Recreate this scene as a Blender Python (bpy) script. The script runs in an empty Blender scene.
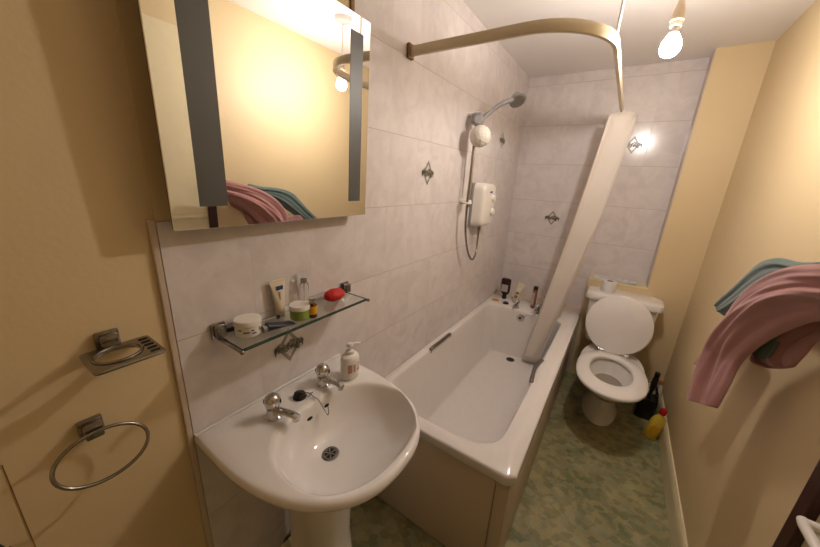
import bpy, bmesh, math, random
from mathutils import Vector, Matrix, Euler
random.seed(7)
S = bpy.context.scene
COL = S.collection
PI = math.pi

# ------------------------------------------------------------------ helpers
def tag(o, label=None, cat=None, group=None, kind=None):
    if label: o['label'] = label
    if cat: o['category'] = cat
    if group: o['group'] = group
    if kind: o['kind'] = kind
    return o

def thing(name, loc, label, cat, group=None):
    o = bpy.data.objects.new(name, None)
    o.empty_display_size = .05
    COL.objects.link(o)
    o.location = loc
    return tag(o, label, cat, group)

def base_of(parent):
    v = Vector((0, 0, 0))
    while parent:
        v += Vector(parent.location)
        parent = parent.parent
    return v

def obj(name, bm, mat, parent=None, loc=None, smooth=True, ang=40):
    """links bm (given in world coordinates) as one mesh object"""
    bmesh.ops.remove_doubles(bm, verts=bm.verts, dist=1e-6)
    bmesh.ops.recalc_face_normals(bm, faces=bm.faces)
    off = base_of(parent)
    if parent is None and loc is not None: off = Vector(loc)
    bmesh.ops.translate(bm, verts=bm.verts, vec=-off)
    if smooth:
        for f in bm.faces: f.smooth = True
        for e in bm.edges:
            if len(e.link_faces) == 2 and e.calc_face_angle(0) > math.radians(ang): e.smooth = False
    me = bpy.data.meshes.new(name)
    bm.to_mesh(me); bm.free()
    mats = mat if isinstance(mat, (list, tuple)) else [mat]
    for m in mats: me.materials.append(m)
    o = bpy.data.objects.new(name, me)
    COL.objects.link(o)
    if parent: o.parent = parent
    else: o.location = off
    return o

def BM(): return bmesh.new()

def add_box(bm, lo, hi, bev=0.0, seg=2, rot=None, mi=0):
    lo = Vector(lo); hi = Vector(hi); c = (lo + hi) / 2; s = hi - lo
    t = bmesh.new()
    bmesh.ops.create_cube(t, size=1)
    bmesh.ops.scale(t, vec=s, verts=t.verts)
    if bev > 0:
        bmesh.ops.bevel(t, geom=list(t.edges), offset=bev, segments=seg, affect='EDGES', profile=.5)
    if rot is not None:
        bmesh.ops.rotate(t, verts=t.verts, matrix=rot, cent=(0, 0, 0))
    bmesh.ops.translate(t, verts=t.verts, vec=c)
    merge(bm, t, mi)

def merge(bm, t, mi=0):
    t.verts.index_update()
    vs = [bm.verts.new(v.co) for v in t.verts]
    for f in t.faces:
        try:
            nf = bm.faces.new([vs[v.index] for v in f.verts]); nf.material_index = mi
        except ValueError: pass
    t.free()

def loft(bm, rings, cap0=False, cap1=False, closed=True, mi=0):
    vr = [[bm.verts.new(p) for p in r] for r in rings]
    n = len(vr[0])
    for a, b in zip(vr, vr[1:]):
        for i in range(n if closed else n - 1):
            j = (i + 1) % n
            f = bm.faces.new((a[i], a[j], b[j], b[i])); f.material_index = mi
    if cap0: bm.faces.new(vr[0][::-1]).material_index = mi
    if cap1: bm.faces.new(vr[-1]).material_index = mi
    return vr

def frame_of(d):
    d = Vector(d).normalized()
    up = Vector((0, 0, 1)) if abs(d.z) < .9 else Vector((1, 0, 0))
    a = d.cross(up).normalized(); b = d.cross(a).normalized()
    return a, b

def add_lathe(bm, prof, org, axis=(0, 0, 1), n=32, mi=0, sx=1.0):
    """prof: list of (radius, distance along axis)"""
    org = Vector(org); ax = Vector(axis).normalized()
    a, b = frame_of(ax)
    rings = []
    for r, h in prof:
        r = max(r, 1e-5)
        rings.append([org + ax * h + a * (r * math.cos(2 * PI * i / n) * sx) + b * (r * math.sin(2 * PI * i / n)) for i in range(n)])
    loft(bm, rings, True, True, mi=mi)

def add_cyl(bm, p0, p1, r0, r1=None, n=24, mi=0):
    p0 = Vector(p0); p1 = Vector(p1)
    if r1 is None: r1 = r0
    add_lathe(bm, [(r0, 0), (r1, (p1 - p0).length)], p0, p1 - p0, n, mi)

def smooth_path(pts, k=6, closed=False):
    P = [Vector(p) for p in pts]; out = []
    n = len(P)
    rng = range(n) if closed else range(n - 1)
    for i in rng:
        if closed: p0, p1, p2, p3 = P[(i - 1) % n], P[i], P[(i + 1) % n], P[(i + 2) % n]
        else: p0, p1, p2, p3 = P[max(i - 1, 0)], P[i], P[i + 1], P[min(i + 2, n - 1)]
        for s in range(k):
            t = s / k
            out.append(.5 * ((2 * p1) + (-p0 + p2) * t + (2 * p0 - 5 * p1 + 4 * p2 - p3) * t * t + (-p0 + 3 * p1 - 3 * p2 + p3) * t ** 3))
    if not closed: out.append(P[-1])
    return out

def add_tube(bm, pts, r, n=12, closed=False, mi=0):
    P = [Vector(p) for p in pts]; m = len(P); rings = []
    a = None
    for i in range(m):
        if closed: d = P[(i + 1) % m] - P[(i - 1) % m]
        else: d = P[min(i + 1, m - 1)] - P[max(i - 1, 0)]
        d.normalize()
        if a is None: a, b = frame_of(d)
        else:
            a = (a - d * a.dot(d)).normalized()
        b = d.cross(a).normalized()
        rr = r[i] if isinstance(r, (list, tuple)) else r
        rings.append([P[i] + a * (rr * math.cos(2 * PI * k / n)) + b * (rr * math.sin(2 * PI * k / n)) for k in range(n)])
    if closed: rings.append(rings[0]); loft(bm, rings, mi=mi)
    else: loft(bm, rings, True, True, mi=mi)

def add_sphere(bm, c, r, sc=(1, 1, 1), n=24, mi=0):
    t = bmesh.new(); bmesh.ops.create_uvsphere(t, u_segments=n, v_segments=n // 2, radius=r)
    bmesh.ops.scale(t, vec=sc, verts=t.verts); bmesh.ops.translate(t, verts=t.verts, vec=c)
    merge(bm, t, mi)

def resample(outline, cen, n=72):
    """outline polygon (x,y) seen from cen: n points at equal angles"""
    res = []
    m = len(outline)
    for k in range(n):
        a = 2 * PI * k / n
        dx, dy = math.cos(a), math.sin(a)
        best = None
        for i in range(m):
            x1, y1 = outline[i][0] - cen[0], outline[i][1] - cen[1]
            x2, y2 = outline[(i + 1) % m][0] - cen[0], outline[(i + 1) % m][1] - cen[1]
            ex, ey = x2 - x1, y2 - y1
            den = dx * ey - dy * ex
            if abs(den) < 1e-12: continue
            t = (x1 * ey - y1 * ex) / den
            s = (x1 * dy - y1 * dx) / den
            if t > 0 and -1e-6 <= s <= 1 + 1e-6: best = t if best is None else max(best, t)
        if best is None: best = .001
        res.append((cen[0] + dx * best, cen[1] + dy * best))
    return res

def rrect(x0, x1, y0, y1, r, seg=8):
    if not isinstance(r, (list, tuple)): r = [r] * 4   # order: (x1,y1),(x0,y1),(x0,y0),(x1,y0)
    out = []
    for (cx, cy, a0, rr) in ((x1, y1, 0, r[0]), (x0, y1, 90, r[1]), (x0, y0, 180, r[2]), (x1, y0, 270, r[3])):
        ox = cx - rr if cx == x1 else cx + rr
        oy = cy - rr if cy == y1 else cy + rr
        for k in range(seg + 1):
            a = math.radians(a0 + 90 * k / seg)
            out.append((ox + rr * math.cos(a), oy + rr * math.sin(a)))
    return out

def inset(ring, cen, d):
    """moves 2d ring points towards cen by d metres"""
    out = []
    for x, y in ring:
        v = Vector((x - cen[0], y - cen[1])); L = v.length
        out.append((cen[0] + v.x * (L - d) / L, cen[1] + v.y * (L - d) / L))
    return out

def lift(ring, z): return [Vector((x, y, z)) for x, y in ring]

def prism(bm, poly, ax, lo, hi, mi=0):
    """poly in the plane normal to axis ax, extruded from lo to hi"""
    def P(p, h):
        v = [0, 0, 0]; o = [i for i in range(3) if i != ax]
        v[o[0]] = p[0]; v[o[1]] = p[1]; v[ax] = h
        return Vector(v)
    a = [bm.verts.new(P(p, lo)) for p in poly]; b = [bm.verts.new(P(p, hi)) for p in poly]
    n = len(poly)
    bm.faces.new(a).material_index = mi; bm.faces.new(b[::-1]).material_index = mi
    for i in range(n):
        bm.faces.new((a[i], a[(i + 1) % n], b[(i + 1) % n], b[i])).material_index = mi

# ------------------------------------------------------------------ materials
def srgb(r, g, b):
    f = lambda c: (c / 255 / 12.92) if c / 255 <= .04045 else ((c / 255 + .055) / 1.055) ** 2.4
    return (f(r), f(g), f(b), 1)

class NT:
    def __init__(s, name):
        s.m = bpy.data.materials.new(name); s.m.use_nodes = True
        s.t = s.m.node_tree; s.b = s.t.nodes['Principled BSDF']
    def n(s, typ, **kw):
        nd = s.t.nodes.new(typ)
        for k, v in kw.items():
            if k in nd.inputs: nd.inputs[k].default_value = v
            else: setattr(nd, k, v)
        return nd
    def l(s, a, b): s.t.links.new(a, b)
    def math(s, op, a, b=None, c=None):
        nd = s.t.nodes.new('ShaderNodeMath'); nd.operation = op
        for i, v in enumerate((a, b, c)):
            if v is None: continue
            if hasattr(v, 'default_value') or hasattr(v, 'is_linked'): s.l(v, nd.inputs[i])
            else: nd.inputs[i].default_value = v
        return nd.outputs[0]
    def mix(s, fac, a, b, blend='MIX'):
        nd = s.t.nodes.new('ShaderNodeMix'); nd.data_type = 'RGBA'; nd.blend_type = blend
        for i, v in ((0, fac), (6, a), (7, b)):
            if isinstance(v, (int, float, tuple)): nd.inputs[i].default_value = v
            else: s.l(v, nd.inputs[i])
        return nd.outputs[2]

def mat(name, col, rough=.5, metal=0., var=.06, scale=20., bump=0., bscale=200., trans=0., ior=1.45, coat=0., sub=0., alpha=1.0, spec=.5):
    m = NT(name)
    tc = m.n('ShaderNodeTexCoord')
    nz = m.n('ShaderNodeTexNoise', Scale=scale, Detail=4.0)
    m.l(tc.outputs['Object'], nz.inputs['Vector'])
    c2 = tuple(max(0, c * (1 - 2.2 * var)) for c in col[:3]) + (1,)
    m.l(m.mix(nz.outputs[0], col, c2), m.b.inputs['Base Color'])
    m.b.inputs['Roughness'].default_value = rough
    m.b.inputs['Metallic'].default_value = metal
    m.b.inputs['IOR'].default_value = ior
    m.b.inputs['Transmission Weight'].default_value = trans
    m.b.inputs['Coat Weight'].default_value = coat
    m.b.inputs['Specular IOR Level'].default_value = spec
    m.b.inputs['Alpha'].default_value = alpha
    if sub: m.b.inputs['Subsurface Weight'].default_value = sub; m.b.inputs['Subsurface Radius'].default_value = (.01, .008, .006)
    if bump:
        n2 = m.n('ShaderNodeTexNoise', Scale=bscale, Detail=3.0); m.l(tc.outputs['Object'], n2.inputs['Vector'])
        bp = m.n('ShaderNodeBump', Strength=bump, Distance=.002)
        m.l(n2.outputs[0], bp.inputs['Height']); m.l(bp.outputs[0], m.b.inputs['Normal'])
    return m.m

def tile_mat(name, axis, u0, w, z0, h):
    """marbled tiles; grid laid out along world axis (0 = x, 1 = y) and z"""
    m = NT(name)
    g = m.n('ShaderNodeNewGeometry'); sx = m.n('ShaderNodeSeparateXYZ'); m.l(g.outputs['Position'], sx.inputs[0])
    u = m.math('ADD', sx.outputs[axis], -u0 + 20 * w); v = m.math('ADD', sx.outputs[2], -z0 + 20 * h)
    um = m.math('MODULO', u, w); vm = m.math('MODULO', v, h)
    du = m.math('MINIMUM', um, m.math('SUBTRACT', w, um)); dv = m.math('MINIMUM', vm, m.math('SUBTRACT', h, vm))
    d = m.math('MINIMUM', du, dv)
    mr = m.n('ShaderNodeMapRange'); m.l(d, mr.inputs[0])
    mr.inputs[1].default_value = .0008; mr.inputs[2].default_value = .0018
    iu = m.math('FLOOR', m.math('DIVIDE', u, w)); iv = m.math('FLOOR', m.math('DIVIDE', v, h))
    cb = m.n('ShaderNodeCombineXYZ'); m.l(iu, cb.inputs[0]); m.l(iv, cb.inputs[1])
    wn = m.n('ShaderNodeTexWhiteNoise'); m.l(cb.outputs[0], wn.inputs[0])
    # offset the marble per tile
    vm2 = m.n('ShaderNodeVectorMath', operation='MULTIPLY_ADD')
    m.l(wn.outputs['Color'], vm2.inputs[0]); vm2.inputs[1].default_value = (3, 3, 3); m.l(g.outputs['Position'], vm2.inputs[2])
    n1 = m.n('ShaderNodeTexNoise', Scale=7., Detail=7., Distortion=1.6); m.l(vm2.outputs[0], n1.inputs['Vector'])
    n2 = m.n('ShaderNodeTexNoise', Scale=16., Detail=5., Distortion=2.5); m.l(vm2.outputs[0], n2.inputs['Vector'])
    r1 = m.n('ShaderNodeMapRange'); m.l(n1.outputs[0], r1.inputs[0]); r1.inputs[1].default_value = .40; r1.inputs[2].default_value = .66
    r2 = m.n('ShaderNodeMapRange'); m.l(n2.outputs[0], r2.inputs[0]); r2.inputs[1].default_value = .5; r2.inputs[2].default_value = .75
    base = m.mix(r1.outputs[0], srgb(218, 210, 208), srgb(208, 199, 197))
    base = m.mix(m.math('MULTIPLY', r2.outputs[0], .25), base, srgb(196, 186, 184))
    gz = m.n('ShaderNodeMapRange'); m.l(dv, gz.inputs[0]); gz.inputs[1].default_value = .0010; gz.inputs[2].default_value = .0022
    gcol = m.mix(gz.outputs[0], srgb(172, 156, 142), srgb(203, 193, 188))
    col = m.mix(mr.outputs[0], gcol, base)
    m.l(col, m.b.inputs['Base Color'])
    rg = m.math('MULTIPLY_ADD', mr.outputs[0], -.42, .6); m.l(rg, m.b.inputs['Roughness'])
    n3 = m.n('ShaderNodeTexNoise', Scale=9., Detail=1.); m.l(g.outputs['Position'], n3.inputs['Vector'])
    hgt = m.math('ADD', mr.outputs[0], m.math('MULTIPLY', n3.outputs[0], .35))
    bp = m.n('ShaderNodeBump', Strength=.3, Distance=.001); m.l(hgt, bp.inputs['Height']); m.l(bp.outputs[0], m.b.inputs['Normal'])
    return m.m

def plaster_mat(name, c1, c2, scale=2.5):
    m = NT(name)
    g = m.n('ShaderNodeNewGeometry')
    n1 = m.n('ShaderNodeTexNoise', Scale=scale, Detail=6.); m.l(g.outputs['Position'], n1.inputs['Vector'])
    m.l(m.mix(n1.outputs[0], c1, c2), m.b.inputs['Base Color'])
    m.b.inputs['Roughness'].default_value = .55
    n2 = m.n('ShaderNodeTexNoise', Scale=90., Detail=4.); m.l(g.outputs['Position'], n2.inputs['Vector'])
    bp = m.n('ShaderNodeBump', Strength=.25, Distance=.002); m.l(n2.outputs[0], bp.inputs['Height']); m.l(bp.outputs[0], m.b.inputs['Normal'])
    return m.m

def vinyl_mat():
    m = NT('mosaic_vinyl')
    g = m.n('ShaderNodeNewGeometry')
    mp = m.n('ShaderNodeMapping'); m.l(g.outputs['Position'], mp.inputs[0]); mp.inputs['Scale'].default_value = (1, 1.25, 1); mp.inputs['Rotation'].default_value = (0, 0, .5)
    v = m.n('ShaderNodeTexVoronoi', Scale=30.); v.distance = 'CHEBYCHEV'; m.l(mp.outputs[0], v.inputs['Vector'])
    sp = m.n('ShaderNodeSeparateColor'); m.l(v.outputs['Color'], sp.inputs[0])
    cr = m.n('ShaderNodeValToRGB'); m.l(sp.outputs[0], cr.inputs[0])
    e = cr.color_ramp; e.interpolation = 'CONSTANT'
    e.elements[0].position = 0; e.elements[0].color = srgb(122, 124, 92)
    e.elements[1].position = .22; e.elements[1].color = srgb(164, 156, 114)
    for p, c in ((.42, srgb(136, 142, 120)), (.6, srgb(168, 152, 112)), (.74, srgb(106, 114, 80)), (.88, srgb(154, 156, 130))):
        x = e.elements.new(p); x.color = c
    n1 = m.n('ShaderNodeTexNoise', Scale=5.5, Detail=5., Distortion=1.); m.l(g.outputs['Position'], n1.inputs['Vector'])
    r = m.n('ShaderNodeValToRGB'); m.l(n1.outputs[0], r.inputs[0])
    r.color_ramp.elements[0].position = .38; r.color_ramp.elements[0].color = srgb(112, 116, 78)
    r.color_ramp.elements[1].position = .62; r.color_ramp.elements[1].color = srgb(172, 160, 116)
    c = m.mix(.5, cr.outputs[0], r.outputs[0])
    n2 = m.n('ShaderNodeTexNoise', Scale=120., Detail=3.); m.l(g.outputs['Position'], n2.inputs['Vector'])
    c = m.mix(.25, c, n2.outputs['Color'], 'SOFT_LIGHT')
    v2 = m.n('ShaderNodeTexVoronoi', Scale=30.); v2.feature = 'DISTANCE_TO_EDGE'; m.l(mp.outputs[0], v2.inputs['Vector'])
    m.l(c, m.b.inputs['Base Color'])
    m.b.inputs['Roughness'].default_value = .42
    bp = m.n('ShaderNodeBump', Strength=.15, Distance=.001); m.l(n2.outputs[0], bp.inputs['Height']); m.l(bp.outputs[0], m.b.inputs['Normal'])
    return m.m

def terry_mat(name, c1, c2):
    m = NT(name)
    tc = m.n('ShaderNodeTexCoord')
    n1 = m.n('ShaderNodeTexNoise', Scale=14., Detail=5.); m.l(tc.outputs['Object'], n1.inputs['Vector'])
    m.l(m.mix(n1.outputs[0], c1, c2), m.b.inputs['Base Color'])
    m.b.inputs['Roughness'].default_value = .95; m.b.inputs['Sheen Weight'].default_value = .35
    m.b.inputs['Specular IOR Level'].default_value = .1
    n2 = m.n('ShaderNodeTexNoise', Scale=520., Detail=2.); m.l(tc.outputs['Object'], n2.inputs['Vector'])
    bp = m.n('ShaderNodeBump', Strength=.9, Distance=.003); m.l(n2.outputs[0], bp.inputs['Height']); m.l(bp.outputs[0], m.b.inputs['Normal'])
    return m.m

def emit_mat(name, col, st):
    m = NT(name)
    m.b.inputs['Base Color'].default_value = (1, 1, 1, 1)
    m.b.inputs['Emission Color'].default_value = col
    m.b.inputs['Emission Strength'].default_value = st
    return m.m

M = {}
CREAM1, CREAM2 = srgb(218, 197, 156), srgb(212, 188, 145)
M['cream'] = plaster_mat('cream_wall_paint', CREAM1, CREAM2)
M['ceiling'] = plaster_mat('white_ceiling_paint', srgb(242, 238, 236), srgb(236, 231, 228), 1.5)
TW, TH, TZ, TY = .2014, .2852, .7923, -1.7689
M['tile_l'] = tile_mat('marbled_tile_side', 1, TY, TW, TZ, TH)
M['tile_b'] = tile_mat('marbled_tile_rear', 0, .262 - TW, TW, TZ, TH)
M['vinyl'] = vinyl_mat()
M['gloss'] = mat('white_gloss_paint', srgb(232, 218, 180), .3, var=.04, bump=.1)
M['ceramic'] = mat('white_ceramic', srgb(230, 225, 222), .08, var=.02, coat=.4)
M['acrylic'] = mat('white_acrylic', srgb(226, 220, 216), .14, var=.03, coat=.2)
M['panel'] = mat('beige_bath_panel', srgb(206, 188, 168), .35, var=.06, scale=4)
M['chrome'] = mat('chrome', (.62, .61, .60, 1), .13, 1., var=.02)
M['chrome_dull'] = mat('dull_chrome', (.34, .32, .30, 1), .2, 1., var=.1, scale=60)
M['steel'] = mat('brushed_steel', (.5, .48, .46, 1), .3, 1., var=.1)
M['grab'] = mat('dull_grey_metal', (.22, .20, .19, 1), .3, .9, var=.1)
M['mirror'] = mat('mirror_silver', (.9, .9, .88, 1), .008, 1., var=0)
M['strip'] = mat('frosted_dark_strip', srgb(92, 92, 90), .45, .3, var=.04)
M['glass'] = mat('shelf_glass', (.93, .98, .95, 1), .03, 0, var=0, trans=1., ior=1.45)
M['glass_edge'] = mat('green_glass_edge', srgb(70, 96, 82), .15, 0, var=.05, trans=.3)
M['white_pl'] = mat('white_plastic', srgb(228, 222, 214), .3, var=.02)
M['grey_pl'] = mat('grey_plastic', srgb(150, 148, 150), .35, var=.04)
M['beige_pl'] = mat('beige_enamel', srgb(206, 190, 160), .3, var=.03)
M['black_pl'] = mat('black_plastic', srgb(24, 20, 22), .3, var=.1)
M['dark'] = mat('dark_void_and_reflection', srgb(22, 16, 14), .6, var=.1)
M['brown_pl'] = mat('dark_brown_plastic', srgb(52, 24, 26), .25, var=.1)
M['label_grey'] = mat('pale_label', srgb(186, 170, 168), .5, var=.15, scale=120)
M['label_ink'] = mat('label_ink', srgb(80, 70, 70), .5, var=.1)
M['red'] = mat('red_sponge', srgb(206, 34, 22), .6, var=.15, bump=.6, bscale=150)
M['green'] = mat('green_cream', srgb(150, 172, 84), .25, var=.08)
M['amber'] = mat('amber_bottle', srgb(96, 40, 12), .15, var=.1)
M['yellow'] = mat('yellow_label', srgb(224, 168, 30), .4, var=.1)
M['yellow_pl'] = mat('yellow_bottle', srgb(228, 196, 70), .3, var=.08, scale=8)
M['redcap'] = mat('red_cap', srgb(190, 20, 34), .3, var=.05)
M['blue'] = mat('blue_label', srgb(34, 66, 120), .4, var=.05)
M['navy'] = mat('navy_tube', srgb(34, 32, 52), .3, var=.1, scale=60)
M['cream_pl'] = mat('cream_tube', srgb(222, 208, 182), .3, var=.04)
M['pinkish'] = mat('pink_print', srgb(206, 158, 140), .4, var=.2, scale=90)
M['rose_liquid'] = mat('brown_red_bottle', srgb(150, 92, 74), .2, var=.15)
M['orange'] = mat('orange_soap', srgb(214, 150, 92), .4, var=.1)
M['clear'] = mat('clear_plastic', (.97, .96, .95, 1), .05, var=0, trans=.92, ior=1.3)
M['puff'] = mat('cream_netting', srgb(240, 232, 220), .8, var=.15, scale=60, bump=.8, bscale=120)
M['paper'] = mat('white_paper', srgb(226, 222, 222), .8, var=.05)
M['ink'] = mat('paper_ink', srgb(130, 130, 142), .7, var=.1)
M['pink'] = terry_mat('pink_terry', srgb(184, 136, 130), srgb(166, 114, 110))
M['teal'] = terry_mat('teal_terry', srgb(104, 120, 114), srgb(84, 104, 100))
M['wood'] = mat('dark_brown_wood', srgb(70, 34, 28), .4, var=.25, scale=10)
M['trimwood'] = mat('brown_wood_edge', srgb(150, 110, 66), .5, var=.2, scale=12)
M['motif_dark'] = mat('motif_grey_green', srgb(100, 94, 84), .3, var=.15, scale=150)
M['motif_light'] = mat('motif_pale_olive', srgb(158, 150, 128), .3, var=.15, scale=150)
M['water'] = mat('toilet_water', srgb(200, 190, 170), .03, var=.0, trans=.6, ior=1.33)
M['holder'] = mat('bulb_holder', srgb(196, 176, 150), .4, var=.08)
M['bulb'] = emit_mat('lit_bulb', (1, .91, .84, 1), 555.)

def curtain_mat():
    m = NT('white_shower_curtain')
    tc = m.n('ShaderNodeTexCoord'); nz = m.n('ShaderNodeTexNoise', Scale=6., Detail=3.); m.l(tc.outputs['Object'], nz.inputs['Vector'])
    c = m.mix(nz.outputs[0], srgb(238, 230, 222), srgb(228, 218, 208))
    m.l(c, m.b.inputs['Base Color']); m.b.inputs['Roughness'].default_value = .5
    tr = m.n('ShaderNodeBsdfTranslucent'); m.l(c, tr.inputs[0])
    mx = m.n('ShaderNodeMixShader', Fac=.35); m.l(m.b.outputs[0], mx.inputs[1]); m.l(tr.outputs[0], mx.inputs[2])
    m.l(mx.outputs[0], m.t.nodes['Material Output'].inputs[0])
    return m.m
M['curtain'] = curtain_mat()

# ------------------------------------------------------------------ the room
H, W = 2.2836, 1.307
YN = -3.45          # near end of the room
PL = -.010          # plaster plane of the side wall (tiles stand 10 mm proud of it)
def struct(name, bm, m, parent=None, **k):
    o = obj(name, bm, m, parent, smooth=k.get('smooth', False))
    if parent is None: o['kind'] = 'structure'
    return o

b = BM(); add_box(b, (-.1, YN - .1, -.1), (W + .1, .1, 0)); struct('floor', b, M['vinyl'])
b = BM(); add_box(b, (-.1, YN - .1, H), (W + .1, .1, H + .1)); struct('ceiling', b, M['ceiling'])
b = BM(); add_box(b, (-.1, YN, 0), (PL, .1, H)); wl = struct('wall_left', b, M['cream'])
b = BM(); add_box(b, (-.1, 0, 0), (W + .1, .1, H)); wb = struct('wall_back', b, M['tile_b'])
b = BM(); add_box(b, (W, YN, 0), (W + .1, 0, H)); struct('wall_right', b, M['cream'])
b = BM(); add_box(b, (-.1, YN - .1, 0), (W + .1, YN, H)); struct('wall_near', b, M['cream'])

# tiling on the side wall: a lower field behind the basin and a full-height field round the bath
YE, YT, ZT = -2.5717, TY - TW, TZ + 2 * TH
b = BM()
prism(b, [(YE, 0), (0, 0), (0, H), (YT, H), (YT, ZT), (YE, ZT)], 0, PL, 0)
til = struct('tiling', b, M['tile_l'], wl)
# cream sealed edge of the tile field and brown strip at the start of the full-height tiles
b = BM(); add_box(b, (PL, YE - .014, .0), (-.001, YE, ZT + .004), .003); struct('tile_edge_bead', b, M['panel'], wl)
b = BM(); add_box(b, (PL, YE, ZT), (-.004, YT, H)); struct('plaster_panel', b, M['cream'], wl)
b = BM(); add_box(b, (PL, YT - .016, ZT), (.003, YT, H), .002); struct('trim_1', b, M['trimwood'])
b = BM(); add_box(b, (PL - .001, -2.859, 0), (PL + .0012, -2.8575, .95)); struct('trim_2', b, M['trimwood'])

def motif(bmd, bml, c, u, n, s=1.0, spread=1.0):
    """diamond ring with a leafy band across it; c centre, u the horizontal direction, n the wall normal"""
    c = Vector(c); u = Vector(u); n = Vector(n); w_ = Vector((0, 0, 1))
    def P(a, q, off=.0008): return c + u * a * s + w_ * q * s + n * off
    a, h = .042 * spread, .058
    outer = [(0, h), (a, 0), (0, -h), (-a, 0)]; inner = [(x * .72, z * .72) for x, z in outer]
    for i in range(4):
        j = (i + 1) % 4
        vs = [bml.verts.new(P(*p)) for p in (outer[i], outer[j], inner[j], inner[i])]; bml.faces.new(vs)
        vs = [bmd.verts.new(P(p[0], p[1], .0011)) for p in (outer[i], outer[j], (outer[j][0] * .95, outer[j][1] * .95), (outer[i][0] * .95, outer[i][1] * .95))]
        bmd.faces.new(vs)
        vs = [bmd.verts.new(P(p[0], p[1], .0011)) for p in ((inner[i][0] * 1.05, inner[i][1] * 1.05), (inner[j][0] * 1.05, inner[j][1] * 1.05), inner[j], inner[i])]
        bmd.faces.new(vs)
    rnd = random.Random(3)
    for k in range(90):                       # scrolling leaves across the diamond
        t = rnd.uniform(-1, 1); cx = t * .046; cz = rnd.uniform(-.013, .013) + .006 * math.sin(t * 7)
        r = rnd.uniform(.003, .0075); rot = rnd.uniform(0, PI)
        tgt = bmd if k % 3 else bml
        pts = []
        for q in range(6):
            th = 2 * PI * q / 6
            x = r * math.cos(th) * 1.5; z = r * math.sin(th) * .55
            pts.append(P(cx + x * math.cos(rot) - z * math.sin(rot), cz + x * math.sin(rot) + z * math.cos(rot), .0013 + k * .00003))
        tgt.faces.new([tgt.verts.new(p) for p in pts])
    for sg in (-1, 1):                        # drooping leaf at each side
        pts = [P(sg * .044, .012, .0012), P(sg * .056, .004, .0012), P(sg * .052, -.024, .0012), P(sg * .046, -.008, .0012)]
        bmd.faces.new([bmd.verts.new(p) for p in pts])
for c, uu, nn, par in (((0, -2.272, .935), (0, 1, 0), (1, 0, 0), til), ((0, -1.463, 1.51), (0, 1, 0), (1, 0, 0), til),
                       ((0, -.461, 1.775), (0, 1, 0), (1, 0, 0), til), ((0, -2.295, .13), (0, 1, 0), (1, 0, 0), til),
                       ((.343, 0, 1.232), (1, 0, 0), (0, -1, 0), wb), ((.780, 0, 1.788), (1, 0, 0), (0, -1, 0), wb)):
    bd, bl = BM(), BM(); motif(bd, bl, c, uu, nn)
    t = bd
    bl.verts.index_update(); merge(bd, bl, 1)
    me = obj('tile_motif', bd, [M['motif_dark'], M['motif_light']], par, smooth=False)

# boxed-in lower wall with its ledge, and the full height pier at the right of it
LZ, LY, PX = .822, -.146, 1.0721
b = BM(); add_box(b, (.706, LY, 0), (PX, 0, LZ)); struct('wall_boxing', b, M['cream'])
b = BM(); add_box(b, (.706, LY - .004, LZ), (PX, 0, LZ + .012), .003); struct('trim_3', b, M['gloss'])
b = BM(); add_box(b, (PX, LY, 0), (W, 0, H)); struct('wall_pier', b, M['cream'])
b = BM(); add_box(b, (PX - .006, LY + .004, LZ), (PX, 0, H)); struct('trim_4', b, M['panel'])
b = BM(); add_box(b, (0, LY + .002, 0), (.704, 0, .531), .003); struct('trim_5', b, M['panel'])
# baseboards
def skirt(name, a, bb, out, h=.13, t=.016):
    bm = BM()
    a = Vector(a); bb = Vector(bb); o = Vector(out)
    prof = [(0, 0), (t, 0), (t, h - .03), (t * .75, h - .012), (t * .35, h), (0, h)]
    loft(bm, [[a + o * p + Vector((0, 0, q)) for p, q in prof], [bb + o * p + Vector((0, 0, q)) for p, q in prof]], True, True)
    struct(name, bm, M['gloss'])
skirt('baseboard_right', (W, -1.87, 0), (W, LY, 0), (-1, 0, 0))
skirt('baseboard_left', (0, YE + .005, 0), (0, -1.94, 0), (1, 0, 0), .12, .012)
skirt('baseboard_back', (PX + .01, LY, 0), (W - .016, LY, 0), (0, -1, 0))

# door on the right wall, hardly in the frame but seen again in the mirror
b = BM()
add_box(b, (W - .012, -2.70, .008), (W - .001, -1.918, 2.07), .001)
door = struct('door_1', b, M['gloss'])
b = BM()
add_box(b, (W - .022, -2.68, 1.145), (W - .011, -1.93, 1.165), .003)
struct('door_moulding', b, M['gloss'], door, smooth=True)
b = BM()
add_box(b, (W - .028, -1.918, 0), (W, -1.874, 2.07), .004)
struct('door_frame', b, M['wood'], door)
b = BM()
add_box(b, (W - .018, -2.000, .76), (W - .011, -1.955, .90), .003)
add_cyl(b, (W - .012, -1.975, .85), (W - .055, -1.975, .85), .011)
add_tube(b, smooth_path([(W - .052, -1.968, .85), (W - .056, -1.990, .852), (W - .054, -2.03, .850), (W - .052, -2.085, .846)], 5), .0095)
struct('door_handle', b, M['white_pl'], door, smooth=True)

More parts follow.
